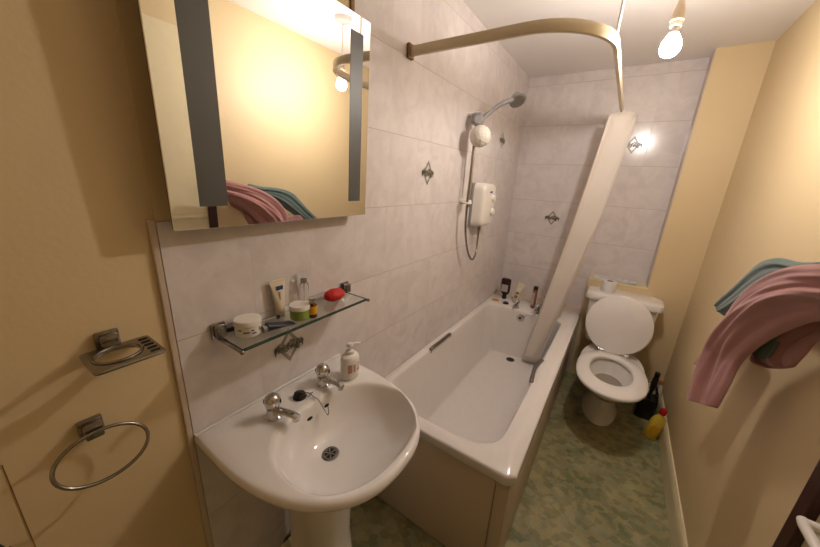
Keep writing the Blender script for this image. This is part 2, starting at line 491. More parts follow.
# ------------------------------------------------------------------ mirror
MX = .055
my0, my1, mz0, mz1 = -2.562, -1.968, 1.349, 1.928
t = thing('bathroom_mirror', (0, (my0 + my1) / 2, mz0), 'frameless rectangular wall mirror with two dark frosted light strips above the glass shelf', 'mirror')
b = BM(); add_box(b, (.006, my0 + .03, mz0 + .022), (MX - .006, my1 - .03, mz1 - .022), .002); obj('backing_case', b, M['grey_pl'], t, smooth=False)
b = BM(); add_box(b, (MX - .014, my0 + .002, mz0 + .002), (MX - .005, my1 - .002, mz1 - .002), .0015); obj('metal_edge', b, M['chrome_dull'], t, smooth=False)
b = BM(); add_box(b, (MX - .005, my0, mz0), (MX, my1, mz1), .0012, 1); obj('mirror_glass', b, M['mirror'], t, smooth=False)
for y0, y1 in ((-2.507, -2.447), (-2.054, -2.000)):
    b = BM(); add_box(b, (MX - .001, y0, 1.398), (MX + .0006, y1, 1.884)); obj('light_strip', b, M['strip'], t, smooth=False)

t.rotation_euler = (0, math.radians(1.3), math.radians(.35))
# ------------------------------------------------------------------ glass shelf and what stands on it
SZ = 1.060
sy0, sy1 = -2.487, -2.030
t = thing('glass_shelf', (0, (sy0 + sy1) / 2, SZ - .01), 'narrow glass wall shelf with square chrome brackets below the mirror', 'shelf')
b = BM(); add_box(b, (.004, sy0 + .004, SZ - .008), (.119, sy1 - .004, SZ), .0012, 1)
obj('glass_plate', b, M['glass'], t, smooth=False)
b = BM(); add_box(b, (.119, sy0 + .004, SZ - .008), (.1205, sy1 - .004, SZ)); obj('glass_edge', b, M['glass_edge'], t, smooth=False)
for y, s in ((sy0, 1), (sy1, -1)):
    b = BM()
    add_box(b, (0, y - .012, SZ - .008), (.008, y + .024, SZ + .034), .002)
    add_box(b, (.008, y - .007, SZ - .004), (.024, y + .020, SZ + .030), .003)
    add_box(b, (.024, y - .003, SZ + .000), (.026, y + .016, SZ + .026), .0008, 1)
    o = obj('shelf_bracket', b, M['chrome_dull'], t)
    b = BM(); add_cyl(b, (.014, y, SZ - .004), (.126, y, SZ - .004), .0045); add_sphere(b, (.127, y, SZ - .004), .006)
    obj('side_bar', b, M['chrome_dull'], t)

def jar(name, loc, r, h, lid_h, body, label, cat='jar', lidm='white_pl'):
    x, y, z = loc
    t = thing(name, loc, label, cat)
    b = BM(); add_lathe(b, [(r * .86, 0), (r * .93, .002), (r * .95, .006), (r * .95, h - lid_h - .001)], loc); obj('jar_body', b, M[body], t)
    b = BM(); add_lathe(b, [(r * .96, h - lid_h), (r, h - lid_h + .001), (r, h - .003), (r * .96, h - .0005), (r * .5, h), (0, h)], loc); obj('lid', b, M[lidm], t)
    return t
j = jar('cream_jar', (.052, -2.427, SZ), .034, .044, .015, 'white_pl', 'large white cosmetic jar with printed band near the left shelf bracket')
b = BM()
for k, (a, z, ww) in enumerate([(-.9, .014, .5), (-.25, .010, .35), (-.3, .018, .25), (.35, .014, .5), (.35, .020, .2), (-1.3, .02, .3), (.9, .012, .3)]):
    # printed marks wrapped round the jar
    n = 6; R_ = .0326
    lo = [Vector((.052 + R_ * math.cos(a + ww * q / n), -2.427 + R_ * math.sin(a + ww * q / n), SZ + z)) for q in range(n + 1)]
    hi = [p + Vector((0, 0, .0035)) for p in lo]
    loft(b, [lo, hi], closed=False)
obj('printed_band', b, M['label_ink'], j, smooth=False)
jar('cream_jar', (.075, -2.279, SZ), .031, .044, .014, 'green', 'small jar of green cream with white lid at the middle of the glass shelf')

t = thing('eyeliner_pen', (.02, -2.40, SZ), 'slim black and silver pen lying behind the large white jar', 'pen')
p0, p1 = Vector((.006, -2.478, SZ + .006)), Vector((.034, -2.322, SZ + .006)); d = (p1 - p0)
b = BM(); add_cyl(b, p0, p0 + d * .62, .0058); obj('barrel', b, M['black_pl'], t)
b = BM(); add_cyl(b, p0 + d * .62, p0 + d * .95, .0035); obj('silver_tip', b, M['steel'], t)
b = BM(); add_cyl(b, p0 + d * .94, p1, .0055); obj('end_cap', b, M['black_pl'], t)

t = thing('squeeze_tube', (.085, -2.352, SZ), 'dark navy squeeze tube lying flat at the front of the glass shelf', 'tube')
p0 = Vector((.082, -2.392, SZ)); p1 = Vector((.088, -2.317, SZ)); d = (p1 - p0)
rg = []
for k in range(9):
    f = k / 8; w_ = .013 + .006 * f; hh = .0105 * (1 - f) + .0022
    c = p0 + d * f + Vector((0, 0, hh)); side = Vector((1, -.08, 0))
    rg.append([c + side * (w_ * math.cos(2 * PI * q / 20)) + Vector((0, 0, hh * math.sin(2 * PI * q / 20))) for q in range(20)])
b = BM(); loft(b, rg, True, True); obj('tube_body', b, M['navy'], t)
b = BM(); add_cyl(b, p0 + Vector((0, -.012, .0095)), p0 + Vector((0, 0, .0095)), .0092); obj('tube_cap', b, M['grey_pl'], t)

t = thing('toothpaste_tube', (.018, -2.306, SZ), 'cream squeeze tube with small blue label standing on its cap against the tiles', 'tube')
b = BM(); add_lathe(b, [(.0125, 0), (.013, .002), (.0125, .016), (.011, .018)], (.018, -2.306, SZ)); obj('tube_cap', b, M['cream_pl'], t)
rg = []
for k in range(10):
    f = k / 9; w_ = .0125 + .0125 * f; th = .0125 * (1 - f) + .001
    c = Vector((.018 - .004 * f, -2.306 - .002 * f, SZ + .018 + .088 * f))
    rg.append([c + Vector((th * math.cos(2 * PI * q / 24), w_ * math.sin(2 * PI * q / 24), 0)) for q in range(24)])
b = BM(); loft(b, rg, True, True); add_box(b, (.012, -2.335, SZ + .106), (.0155, -2.281, SZ + .113), .0005, 1); obj('tube_body', b, M['cream_pl'], t)
b = BM(); add_box(b, (.0185, -2.316, SZ + .082), (.0205, -2.294, SZ + .095), .0004, 1); obj('blue_label', b, M['blue'], t)
b = BM(); add_box(b, (.022, -2.310, SZ + .045), (.0248, -2.306, SZ + .078)); obj('printed_text', b, M['label_grey'], t)

t = thing('dropper_bottle', (.098, -2.256, SZ), 'small amber bottle with yellow label beside the green cream jar', 'bottle')
c0 = (.098, -2.252, SZ)
b = BM(); add_lathe(b, [(.0125, 0), (.0138, .002), (.0138, .038), (.008, .045), (.007, .048)], c0, n=20); obj('bottle_body', b, M['amber'], t)
b = BM(); add_lathe(b, [(.0140, .012), (.0143, .0125), (.0143, .037), (.0140, .0375)], c0, n=20); obj('yellow_label', b, M['yellow'], t)
b = BM(); add_lathe(b, [(.0095, .047), (.0105, .048), (.0102, .061), (.008, .062)], c0, n=20); obj('bottle_cap', b, M['steel'], t)

t = thing('spray_bottle', (.022, -2.215, SZ), 'clear upright spray bottle with white cap at the back of the glass shelf', 'bottle')
c0 = (.022, -2.220, SZ)
b = BM(); add_lathe(b, [(.0125, 0), (.0138, .003), (.0138, .078), (.012, .083), (.009, .085)], c0); obj('bottle_body', b, M['clear'], t)
b = BM(); add_lathe(b, [(.0100, .085), (.0102, .086), (.0102, .098), (.0098, .099)], c0); obj('silver_collar', b, M['steel'], t)
b = BM(); add_lathe(b, [(.0085, .099), (.0092, .100), (.0088, .120), (.006, .123)], c0); obj('spray_cap', b, M['clear'], t)
b = BM(); add_cyl(b, (.022, -2.220, SZ + .004), (.022, -2.220, SZ + .084), .0014, n=8); obj('dip_straw', b, M['white_pl'], t)

b = BM()
tmp = bmesh.new(); bmesh.ops.create_icosphere(tmp, subdivisions=4, radius=1)
for v in tmp.verts:
    n = v.co.copy(); k = 1 + .035 * math.sin(n.x * 9 + n.y * 5) * math.cos(n.z * 7)
    v.co = Vector((.048 + n.x * .027 * k, -2.116 + n.y * .042 * k, SZ + .0205 + max(n.z, -.95) * .0215 * k))
merge(b, tmp); tag(obj('bath_sponge', b, M['red'], loc=(.048, -2.116, SZ)), 'bright red oval sponge at the right end of the glass shelf', 'sponge')

# ------------------------------------------------------------------ soap dish and towel ring on the plaster
DX = PL
t = thing('soap_dish_holder', (DX, -2.688, 1.10), 'chrome wall-mounted soap dish frame with oval hole above the towel ring', 'soap dish')
b = BM()
add_box(b, (DX, -2.706, 1.112), (DX + .010, -2.668, 1.150), .003); add_box(b, (DX + .010, -2.701, 1.117), (DX + .028, -2.673, 1.145), .003)
obj('wall_mount', b, M['chrome_dull'], t)
b = BM()                                     # flat plate with an oval hole
pl = rrect(DX + .014, DX + .112, -2.733, -2.625, .006); cen = (DX + .062, -2.687)
out = resample(pl, cen, 72)
inn = [(cen[0] + .034 * math.cos(2 * PI * k / 72), cen[1] + .037 * math.sin(2 * PI * k / 72)) for k in range(72)]
z0, z1 = 1.112, 1.119
loft(b, [lift(inn, z0), lift(out, z0), lift(inset(out, cen, -.002), (z0 + z1) / 2), lift(out, z1), lift(inn, z1), lift(inn, z0)])
add_tube(b, [(x, y, z1 + .001) for x, y in inn], .0028, closed=True, n=8)
obj('dish_plate', b, M['chrome_dull'], t)
b = BM()
for k in range(5):                           # slotted drain holes beside the oval
    y = -2.632; x = DX + .026 + k * .017
    add_box(b, (x, -2.646, z1 - .001), (x + .007, -2.630, z1 + .0006), .002)
obj('drain_slots', b, M['dark'], t)

t = thing('towel_ring', (DX, -2.745, .93), 'empty chrome oval towel ring on the cream wall left of the basin', 'towel ring')
b = BM()
add_box(b, (DX, -2.762, .935), (DX + .012, -2.724, .973), .003); add_box(b, (DX + .012, -2.757, .940), (DX + .036, -2.729, .968), .003)
obj('wall_mount', b, M['chrome_dull'], t)
rc = Vector((DX + .042, -2.741, .911))
b = BM()
add_tube(b, [rc + Vector((.014 * (1 - math.sin(2 * PI * k / 64)), (.0715 * math.cos(2 * PI * k / 64)), .049 * math.sin(2 * PI * k / 64))) for k in range(64)], .0036, closed=True)
obj('ring', b, M['chrome_dull'], t)

b = BM(); add_tube(b, smooth_path([(DX, -2.898, .800), (DX + .020, -2.894, .812), (DX + .030, -2.889, .806), (DX + .028, -2.886, .790), (DX + .006, -2.885, .776), (DX, -2.885, .774)]), .0028)
tag(obj('wall_cable', b, M['black_pl'], loc=(DX, -2.889, .795)), 'short loop of black cable at the bottom left corner by the wall joint', 'cable')

# ------------------------------------------------------------------ basin
BZ = .800
def d_outline(cx, cy, a, bb, xb, nexp=2.5, n=160):
    """straight back at xb, rounded front reaching cx + a, half width bb"""
    pts = []
    for k in range(n + 1):
        th = -PI / 2 + PI * k / n
        c, s = math.cos(th), math.sin(th)
        pts.append((cx + a * abs(c) ** (2 / nexp), cy + bb * (abs(s) ** (2 / nexp)) * (1 if s > 0 else -1)))
    pts.append((xb, cy + bb * .995)); pts.append((xb, cy - bb * .995))
    return pts
NB = 96
bc = (.300, -2.312)
outB = resample(d_outline(.12, -2.313, .374, .263, .002, 2.38), bc, NB)
ell = lambda cx, cy, a, c_, e=2.2: resample([(cx + a * abs(math.cos(u)) ** (2 / e) * (1 if math.cos(u) > 0 else -1), cy + c_ * abs(math.sin(u)) ** (2 / e) * (1 if math.sin(u) > 0 else -1)) for u in [2 * PI * k / 160 for k in range(160)]], bc, NB)
basin = thing('wash_basin', (0, -2.312, 0), 'white ceramic pedestal wash basin with two chrome taps on the tiled wall', 'basin')
b = BM()
inn = ell(.303, -2.300, .162, .204, 2.3)
def mixr(r1, r2, f): return [(a[0] * (1 - f) + c[0] * f, a[1] * (1 - f) + c[1] * f) for a, c in zip(r1, r2)]
drain_c = (.236, -2.318)
rings = []
und = lambda sx, dz: [Vector(((x - .17) * sx + .17 if x > .17 else max(.003, (x - .17) * sx + .17), (y + 2.312) * sx - 2.312, dz)) for x, y in outB]
rings += [und(.33, .655), und(.52, .670), und(.74, .702), und(.86, .735), und(.94, .762)]
rings += [lift(inset(outB, bc, .006), BZ - .029), lift(inset(outB, bc, .001), BZ - .023), lift(inset(outB, bc, 0), BZ - .016), lift(inset(outB, bc, .001), BZ - .009), lift(inset(outB, bc, .005), BZ - .003), lift(inset(outB, bc, .011), BZ)]
for f in (.35, .7, .9): rings.append(lift(mixr(inset(outB, bc, .011), inset(inn, bc, -.006), f), BZ + .0005 - .002 * f))
rings += [lift(inset(inn, bc, -.006), BZ - .002), lift(inset(inn, bc, -.001), BZ - .006), lift(inset(inn, bc, .003), BZ - .014)]
def bowl(f, z):  # shrink towards the waste
    return [Vector((x * (1 - f) + drain_c[0] * f, y * (1 - f) + drain_c[1] * f, z)) for x, y in inn]
rings += [bowl(.06, BZ - .032), bowl(.13, BZ - .056), bowl(.24, BZ - .082), bowl(.38, BZ - .102), bowl(.55, BZ - .115), bowl(.72, BZ - .122), bowl(.87, BZ - .126)]
loft(b, rings, True, True)
obj('basin_bowl', b, M['ceramic'], basin, ang=60)
# upstand bead against the tiles
b = BM(); add_box(b, (.0005, -2.572, BZ - .003), (.009, -2.052, BZ + .005), .003); obj('sealant_bead', b, M['ceramic'], basin)
b = BM()
rg = []
for z, x1, hw in ((0, .305, .105), (.02, .300, .100), (.10, .275, .086), (.30, .262, .080), (.50, .268, .085), (.60, .285, .100), (.664, .300, .115)):
    rg.append([Vector((x, y, z)) for x, y in resample(rrect(.09, x1, -2.30 - hw, -2.30 + hw, [.07, .01, .01, .07]), (.18, -2.30), 64)])
loft(b, rg, True, True); obj('pedestal', b, M['ceramic'], basin)

def pillar_tap(parent, x, y, z, rz=0., s=1., lever=False):
    R_ = Matrix.Rotation(rz, 4, 'Z')
    def X(p): return Vector((x, y, z)) + R_ @ (Vector(p) * s)
    b = BM()
    add_lathe(b, [(.0235, 0), (.0235, .004), (.019, .008), (.0175, .022), (.0165, .03)], (x, y, z))
    rr = []
    for k, (px, pz, w_, hh) in enumerate(((0, .022, .016, .013), (.02, .026, .014, .010), (.045, .029, .0115, .008), (.065, .030, .0115, .0075), (.078, .028, .0115, .008), (.088, .025, .010, .007))):
        rr.append([X((px, w_ * math.cos(2 * PI * q / 20), pz + hh * math.sin(2 * PI * q / 20))) for q in range(20)])
    loft(b, rr, True, True)
    add_cyl(b, X((.078, 0, .024)), X((.080, 0, .012)), .0085 * s)
    tp = obj('tap', b, M['chrome'], parent)
    b = BM()
    add_lathe(b, [(r * s, h * s) for r, h in ((.011, .028), (.0125, .032), (.0195, .038), (.022, .048), (.022, .058), (.0185, .068), (.010, .075), (0, .0765))], (x, y, z))
    obj('tap_head', b, M['chrome'], tp)
    for q in (0, 1):
        b = BM(); a = rz + .5 + q * PI
        add_sphere(b, (x + .0195 * s * math.cos(a), y + .0195 * s * math.sin(a), z + .052 * s), 1, (.0055 * s, .0055 * s, .009 * s), n=12)
        obj('dark_reflection', b, M['dark'], tp)  # dark reflections in the chrome head, put in as small dark blobs
    return tp
pillar_tap(basin, .100, -2.406, BZ - .001, .25)
pillar_tap(basin, .095, -2.218, BZ - .001, .05)
b = BM(); dz = BZ - .1265
add_lathe(b, [(.027, 0), (.027, .002), (.023, .0035), (.0175, .002), (.0165, -.001)], (drain_c[0], drain_c[1], dz)); wst = obj('basin_waste', b, M['chrome_dull'], basin)
b = BM(); add_lathe(b, [(.0165, 0), (.0165, .0015)], (drain_c[0], drain_c[1], dz + .0006)); obj('waste_hole', b, M['dark'], wst)
b = BM()
for q in range(3):
    a = q * PI / 3 + .4
    add_box(b, (drain_c[0] - .0165, drain_c[1] - .0015, dz + .002), (drain_c[0] + .0165, drain_c[1] + .0015, dz + .003), rot=Matrix.Rotation(a, 3, 'Z'))
obj('waste_grid', b, M['steel'], wst)
for y, z in ((-2.333, .777), (-2.268, .781)):
    b = BM(); add_sphere(b, (.1685, y, z), 1, (.004, .010, .0048)); obj('overflow_hole', b, M['dark'], basin)
b = BM(); add_lathe(b, [(.021, 0), (.021, .004), (.018, .007), (.017, .014), (.014, .016)], (.090, -2.308, BZ)); pg = obj('plug', b, M['black_pl'], basin); tag(pg, 'black rubber plug')
b = BM()
add_tube(b, [Vector((.110 + .006 * math.cos(u), -2.285 + .011 * math.sin(u), BZ + .007 + .003 * math.sin(2 * u))) for u in [2 * PI * k / 20 for k in range(20)]], .0012, closed=True, n=6)
ch = smooth_path([(.095, -2.305, BZ + .016), (.106, -2.290, BZ + .013), (.128, -2.283, BZ + .003), (.150, -2.284, BZ + .002), (.172, -2.283, BZ - .020), (.183, -2.278, BZ - .040), (.178, -2.269, BZ - .036), (.171, -2.266, BZ - .018)], 8)
for k in range(len(ch) - 1): add_sphere(b, ch[k], .0017, n=6)
add_tube(b, ch, .0008, n=5)
obj('plug_chain', b, M['chrome_dull'], pg)

# soap dispenser on the basin
c0 = (.135, -2.130, BZ)
t = thing('soap_dispenser', c0, 'white hand soap pump bottle with pinkish print on the basin corner', 'soap dispenser')
b = BM()
def rbody(prof, c, sx=.62):
    return [[Vector((c[0] + r * sx * math.cos(2 * PI * q / 32), c[1] + r * math.sin(2 * PI * q / 32), c[2] + h)) for q in range(32)] for r, h in prof]
loft(b, rbody([(.030, 0), (.0345, .003), (.0355, .02), (.0355, .072), (.031, .084), (.018, .091), (.011, .092)], c0, .8), True, True); obj('bottle_body', b, M['white_pl'], t)
b = BM(); add_lathe(b, [(.013, .091), (.014, .092), (.014, .101), (.006, .103), (.0045, .104), (.0045, .118)], c0); obj('pump_collar', b, M['white_pl'], t)
b = BM(); add_lathe(b, [(.010, .117), (.0115, .119), (.0115, .126), (.009, .129)], c0)
add_tube(b, smooth_path([(c0[0], c0[1], c0[2] + .124), (c0[0] + .010, c0[1] + .018, c0[2] + .125), (c0[0] + .016, c0[1] + .033, c0[2] + .121)], 4), .0048, n=10); obj('pump_head', b, M['white_pl'], t)
b = BM()
for a0, a1, z0, z1 in ((-.9, -.45, .030, .062), (.1, .7, .030, .042), (.1, .6, .047, .052), (.15, .55, .057, .062), (-.3, -.05, .03, .06)):
    ring_lo = [Vector((c0[0] + .0361 * .8 * math.cos(a0 + (a1 - a0) * q / 6), c0[1] + .0361 * math.sin(a0 + (a1 - a0) * q / 6), BZ + z0)) for q in range(7)]
    loft(b, [ring_lo, [p + Vector((0, 0, z1 - z0)) for p in ring_lo]], closed=False)
obj('printed_label', b, M['pinkish'], t, smooth=False)

# ------------------------------------------------------------------ bath
RZ = .533
bath = thing('bathtub', (.35, -.97, 0), 'white acrylic bathtub with grab handles and beige side panels along the tiled wall', 'bathtub')
b = BM(); NBt = 160; cb_ = (.335, -1.12)
oB = resample(rrect(.001, .703, -1.940, -.147, [.01, .005, .005, .018]), cb_, NBt)
iB = resample(rrect(.052, .610, -1.872, -.420, [.05, .05, .13, .13]), cb_, NBt)
fB = resample(rrect(.125, .545, -1.66, -.445, [.06, .06, .16, .16]), cb_, NBt)
rings = [lift(inset(oB, cb_, .004), RZ - .045), lift(oB, RZ - .040), lift(oB, RZ - .010), lift(inset(oB, cb_, .003), RZ - .003), lift(inset(oB, cb_, .010), RZ)]
rings += [lift(inset(iB, cb_, -.010), RZ), lift(inset(iB, cb_, -.003), RZ - .003), lift(inset(iB, cb_, .002), RZ - .012)]
for f, z in ((.08, RZ - .06), (.28, RZ - .16), (.50, RZ - .26), (.68, RZ - .33), (.84, .168), (.95, .150), (1.05, .143)):
    rings.append(lift(mixr(iB, fB, f), z))
rings.append(lift(mixr(fB, [cb_] * NBt, .5), .141)); rings.append(lift(mixr(fB, [cb_] * NBt, .95), .140))
loft(b, rings, False, True)
obj('tub', b, M['acrylic'], bath, ang=50)
b = BM(); add_box(b, (.675, -1.905, .004), (.690, -.149, RZ - .038), .002); sp = obj('side_panel', b, M['panel'], bath)
b = BM(); add_box(b, (.003, -1.925, .004), (.640, -1.912, RZ - .038), .002); obj('end_panel', b, M['panel'], bath)
b = BM(); add_box(b, (.642, -1.925, .004), (.690, -1.907, RZ - .038), .003); obj('corner_post', b, M['panel'], bath)
b = BM(); add_box(b, (.690, -1.925, RZ - .052), (.699, -.149, RZ - .040), .003); obj('panel_trim', b, M['gloss'], bath)
def grab(x, y0, y1, sgn):
    b = BM(); zc = RZ - .006
    add_tube(b, smooth_path([(x, y0, zc - .012), (x - sgn * .004, y0 + .014, zc + .010), (x - sgn * .014, (y0 + y1) / 2, zc + .020), (x - sgn * .004, y1 - .014, zc + .010), (x, y1, zc - .012)], 6), .0105, n=12)
    o = obj('grab_handle', b, M['grab'], bath)
    b = BM()
    add_box(b, (x - .016 + sgn * .006, y0 - .012, RZ - .022), (x + .016 + sgn * .006, y1 + .012, RZ + .0015), .008, 3)
    return obj('grab_recess', b, M['acrylic'], o)
grab(.050, -1.385, -1.135, -1); grab(.612, -1.335, -1.08, 1)
pillar_tap(bath, .262, -.385, RZ, -PI / 2, .95)
pillar_tap(bath, .418, -.385, RZ, -PI / 2, .95)
b = BM(); add_lathe(b, [(.033, 0), (.033, .003), (.028, .005), (.024, .003)], (.312, -.515, .1415)); bw = obj('bath_waste', b, M['chrome_dull'], bath)
b = BM(); add_lathe(b, [(.025, 0), (.025, .002)], (.312, -.515, .1440)); obj('waste_hole', b, M['dark'], bw)
b = BM(); add_lathe(b, [(.030, 0), (.030, .004), (.020, .008), (.008, .009)], (.318, -.4265, .478), (0, -1, .05)); ov = obj('overflow_cover', b, M['chrome'], bath)
b = BM(); add_lathe(b, [(.012, 0), (.012, .001)], (.318, -.4360, .478), (0, -1, .05)); obj('overflow_hole', b, M['dark'], ov)
b = BM()
add_tube(b, smooth_path([(.325, -.436, .484), (.350, -.430, .502), (.385, -.405, .536), (.405, -.400, .540)], 6), .0016, n=6)
obj('plug_chain', b, M['chrome_dull'], ov)
b = BM(); add_lathe(b, [(.026, 0), (.026, .003), (.020, .006), (.019, .012)], (.165, -.345, RZ)); tag(obj('bath_plug', b, M['black_pl'], loc=(.165, -.345, RZ)), 'round black bath plug lying on the far left bath deck', 'plug')

# bottles and soap on the deck
t = thing('shampoo_bottle', (.115, -.235, RZ), 'dark brown bottle standing upside down on its cap on the bath deck', 'bottle')
c0 = (.115, -.235, RZ)
b = BM(); add_lathe(b, [(.016, 0), (.019, .002), (.019, .024), (.016, .026)], c0); obj('bottle_cap', b, M['black_pl'], t)
b = BM(); loft(b, rbody([(.014, .026), (.018, .034), (.034, .052), (.040, .068), (.041, .10), (.041, .165), (.038, .176), (.030, .180)], c0, .55), True, True)
bmesh.ops.rotate(b, verts=b.verts, cent=c0, matrix=Matrix.Rotation(-PI / 2, 3, 'Z')); obj('bottle_body', b, M['brown_pl'], t)
b = BM(); add_box(b, (.088, -.2605, RZ + .068), (.142, -.2585, RZ + .130), .0008, 1); obj('front_label', b, M['label_grey'], t, smooth=False)

t = thing('squeeze_tube', (.228, -.27, RZ), 'leaning cream tube with printed label between dark bottle and far bath tap', 'tube')
tilt = Matrix.Rotation(math.radians(12), 3, 'Y'); c0 = Vector((.222, -.275, RZ))
b = BM(); add_lathe(b, [(.018, 0), (.019, .003), (.018, .03)], c0); obj('tube_cap', b, M['cream_pl'], t)
b = BM(); rg = []
for k in range(10):
    f = k / 9
    c = c0 + Vector((0, 0, .03 + .150 * f))
    rg.append([c + Vector((.020 + .008 * f, 0, 0)) * math.cos(2 * PI * q / 24) + Vector((0, .019 * (1 - f) + .002, 0)) * math.sin(2 * PI * q / 24) for q in range(24)])
loft(b, rg, True, True); bmesh.ops.rotate(b, verts=b.verts, cent=c0 + Vector((0, 0, .03)), matrix=tilt); obj('tube_body', b, M['cream_pl'], t)
b = BM()
for z in (.052, .064, .09, .098): add_box(b, c0 + Vector((-.014, -.0235, z)), c0 + Vector((.012, -.020, z + .005)))
bmesh.ops.rotate(b, verts=b.verts, cent=c0 + Vector((0, 0, .03)), matrix=tilt); obj('printed_text', b, M['label_ink'], t, smooth=False)

t = thing('slim_bottle', (.372, -.29, RZ), 'slim reddish brown bottle with black cap between the two bath taps', 'bottle')
c0 = (.368, -.290, RZ)
b = BM(); loft(b, rbody([(.019, 0), (.022, .003), (.022, .145), (.016, .153), (.012, .155)], c0, .8), True, True); obj('bottle_body', b, M['rose_liquid'], t)
b = BM(); add_lathe(b, [(.017, .154), (.018, .155), (.018, .181), (.016, .183)], c0); obj('bottle_cap', b, M['black_pl'], t)
b = BM()
loft(b, [[Vector((c0[0] + .0226 * .8 * math.cos(a), c0[1] + .0226 * math.sin(a), RZ + z)) for a in [-2.6 + 1.3 * q / 8 for q in range(9)]] for z in (.03, .135)], closed=False); obj('front_label', b, M['label_grey'], t)

t = thing('nozzle_bottle', (.452, -.22, RZ), 'small white nozzle bottle half hidden by the shower curtain', 'bottle')
c0 = (.452, -.22, RZ)
b = BM(); add_lathe(b, [(.022, 0), (.024, .003), (.024, .07), (.014, .085), (.010, .09)], c0); obj('bottle_body', b, M['white_pl'], t)
b = BM(); add_lathe(b, [(.011, .089), (.012, .09), (.010, .105)], c0); add_box(b, (.425, -.23, RZ + .104), (.468, -.21, RZ + .118), .004); obj('nozzle', b, M['white_pl'], t)

b = BM(); loft(b, [lift(resample(rrect(.030, .112, -.365, -.325, .018), (.07, -.345), 40), z) for z in (RZ, RZ + .004)], True, True)
t = thing('soap_wrapper', (.07, -.345, RZ), 'flattened orange and white soap wrapper on the far left bath corner', 'wrapper')
obj('wrapper_sheet', b, M['cream_pl'], t)
b = BM(); loft(b, [lift(resample(rrect(.052, .106, -.357, -.333, .010), (.08, -.345), 40), z) for z in (RZ + .004, RZ + .016)], True, True); obj('orange_bar', b, M['orange'], t)

# ------------------------------------------------------------------ electric shower
t = thing('electric_shower', (0, -.84, 1.2), 'white electric shower unit with two dials on the tiled wall', 'shower')
b = BM(); add_box(b, (0, -.922, 1.205), (.022, -.705, 1.478), .008, 3); obj('back_plate', b, M['grey_pl'], t)
b = BM(); rg = []
for x, s in ((.020, 1), (.060, .985), (.078, .955), (.088, .90), (.092, .80)):
    hy, hz = .108 * s, .1365 * s
    rg.append([Vector((x, y, z)) for y, z in resample(rrect(-.8135 - hy, -.8135 + hy, 1.3415 - hz, 1.3415 + hz, .032), (-.8135, 1.3415), 64)])
loft(b, rg, True, True); obj('shower_cover', b, M['white_pl'], t)
for z, r in ((1.385, .022), (1.300, .024)):
    b = BM(); add_lathe(b, [(r, 0), (r, .010), (r * .85, .014)], (.091, -.765, z), (1, 0, 0)); add_box(b, (.103, -.768, z - r * .8), (.113, -.762, z + r * .8), .002); obj('dial', b, M['white_pl'], t)
b = BM(); add_box(b, (.0905, -.825, 1.418), (.093, -.785, 1.430), .0005, 1); obj('badge', b, M['blue'], t)
b = BM(); add_cyl(b, (.045, -.83, 1.206), (.045, -.83, 1.178), .010); obj('hose_outlet', b, M['chrome_dull'], t)

t = thing('shower_riser', (0, -1.05, 1.33), 'chrome riser rail with grey hand shower and hose beside the shower unit', 'shower rail')
b = BM(); add_cyl(b, (.052, -1.062, 1.335), (.052, -1.062, 1.852), .0095); obj('riser_rod', b, M['steel'], t)
for z in (1.835, 1.365):
    b = BM(); add_cyl(b, (0, -1.062, z), (.066, -1.062, z), .013); add_sphere(b, (.052, -1.062, z), .017); obj('rail_bracket', b, M['white_pl'], t)
b = BM(); add_tube(b, [(.060 + .022 * math.cos(u), -1.098 + .022 * math.sin(u), 1.362) for u in [2 * PI * k / 24 for k in range(24)]], .0055, closed=True); obj('hose_ring', b, M['white_pl'], t)
b = BM(); add_box(b, (.026, -1.092, 1.780), (.088, -1.032, 1.842), .014, 3); add_lathe(b, [(.020, 0), (.024, .004), (.024, .03), (.018, .036)], (.058, -1.075, 1.800), (.5, -.85, 0)); obj('handset_cradle', b, M['grey_pl'], t)
b = BM()
hp = [(.062, -1.085, 1.770), (.075, -1.066, 1.800), (.112, -1.035, 1.848), (.160, -1.002, 1.892), (.200, -.965, 1.916)]
sp_ = smooth_path(hp, 6); add_tube(b, sp_, [.011 + .004 * abs(k / len(sp_) - .5) for k in range(len(sp_))], n=14)
hd = obj('hand_shower', b, M['grey_pl'], t)
b = BM(); ax = Vector((.50, -.42, -.78)).normalized(); add_lathe(b, [(.014, -.030), (.036, -.020), (.046, -.005), (.046, .004), (.040, .008)], Vector((.222, -.935, 1.918)), ax); obj('shower_head', b, M['grey_pl'], hd)
b = BM(); add_lathe(b, [(.038, .0075), (.038, .010)], Vector((.222, -.935, 1.918)), ax); obj('spray_face', b, M['steel'], hd)
b = BM(); add_tube(b, smooth_path([(.062, -1.088, 1.762), (.064, -1.098, 1.66), (.062, -1.098, 1.50), (.060, -1.098, 1.36), (.062, -1.085, 1.20), (.064, -1.02, 1.06), (.062, -.93, .995), (.056, -.86, 1.03), (.046, -.832, 1.11), (.045, -.830, 1.18)], 8), .0065, n=10); obj('shower_hose', b, M['chrome_dull'], t)

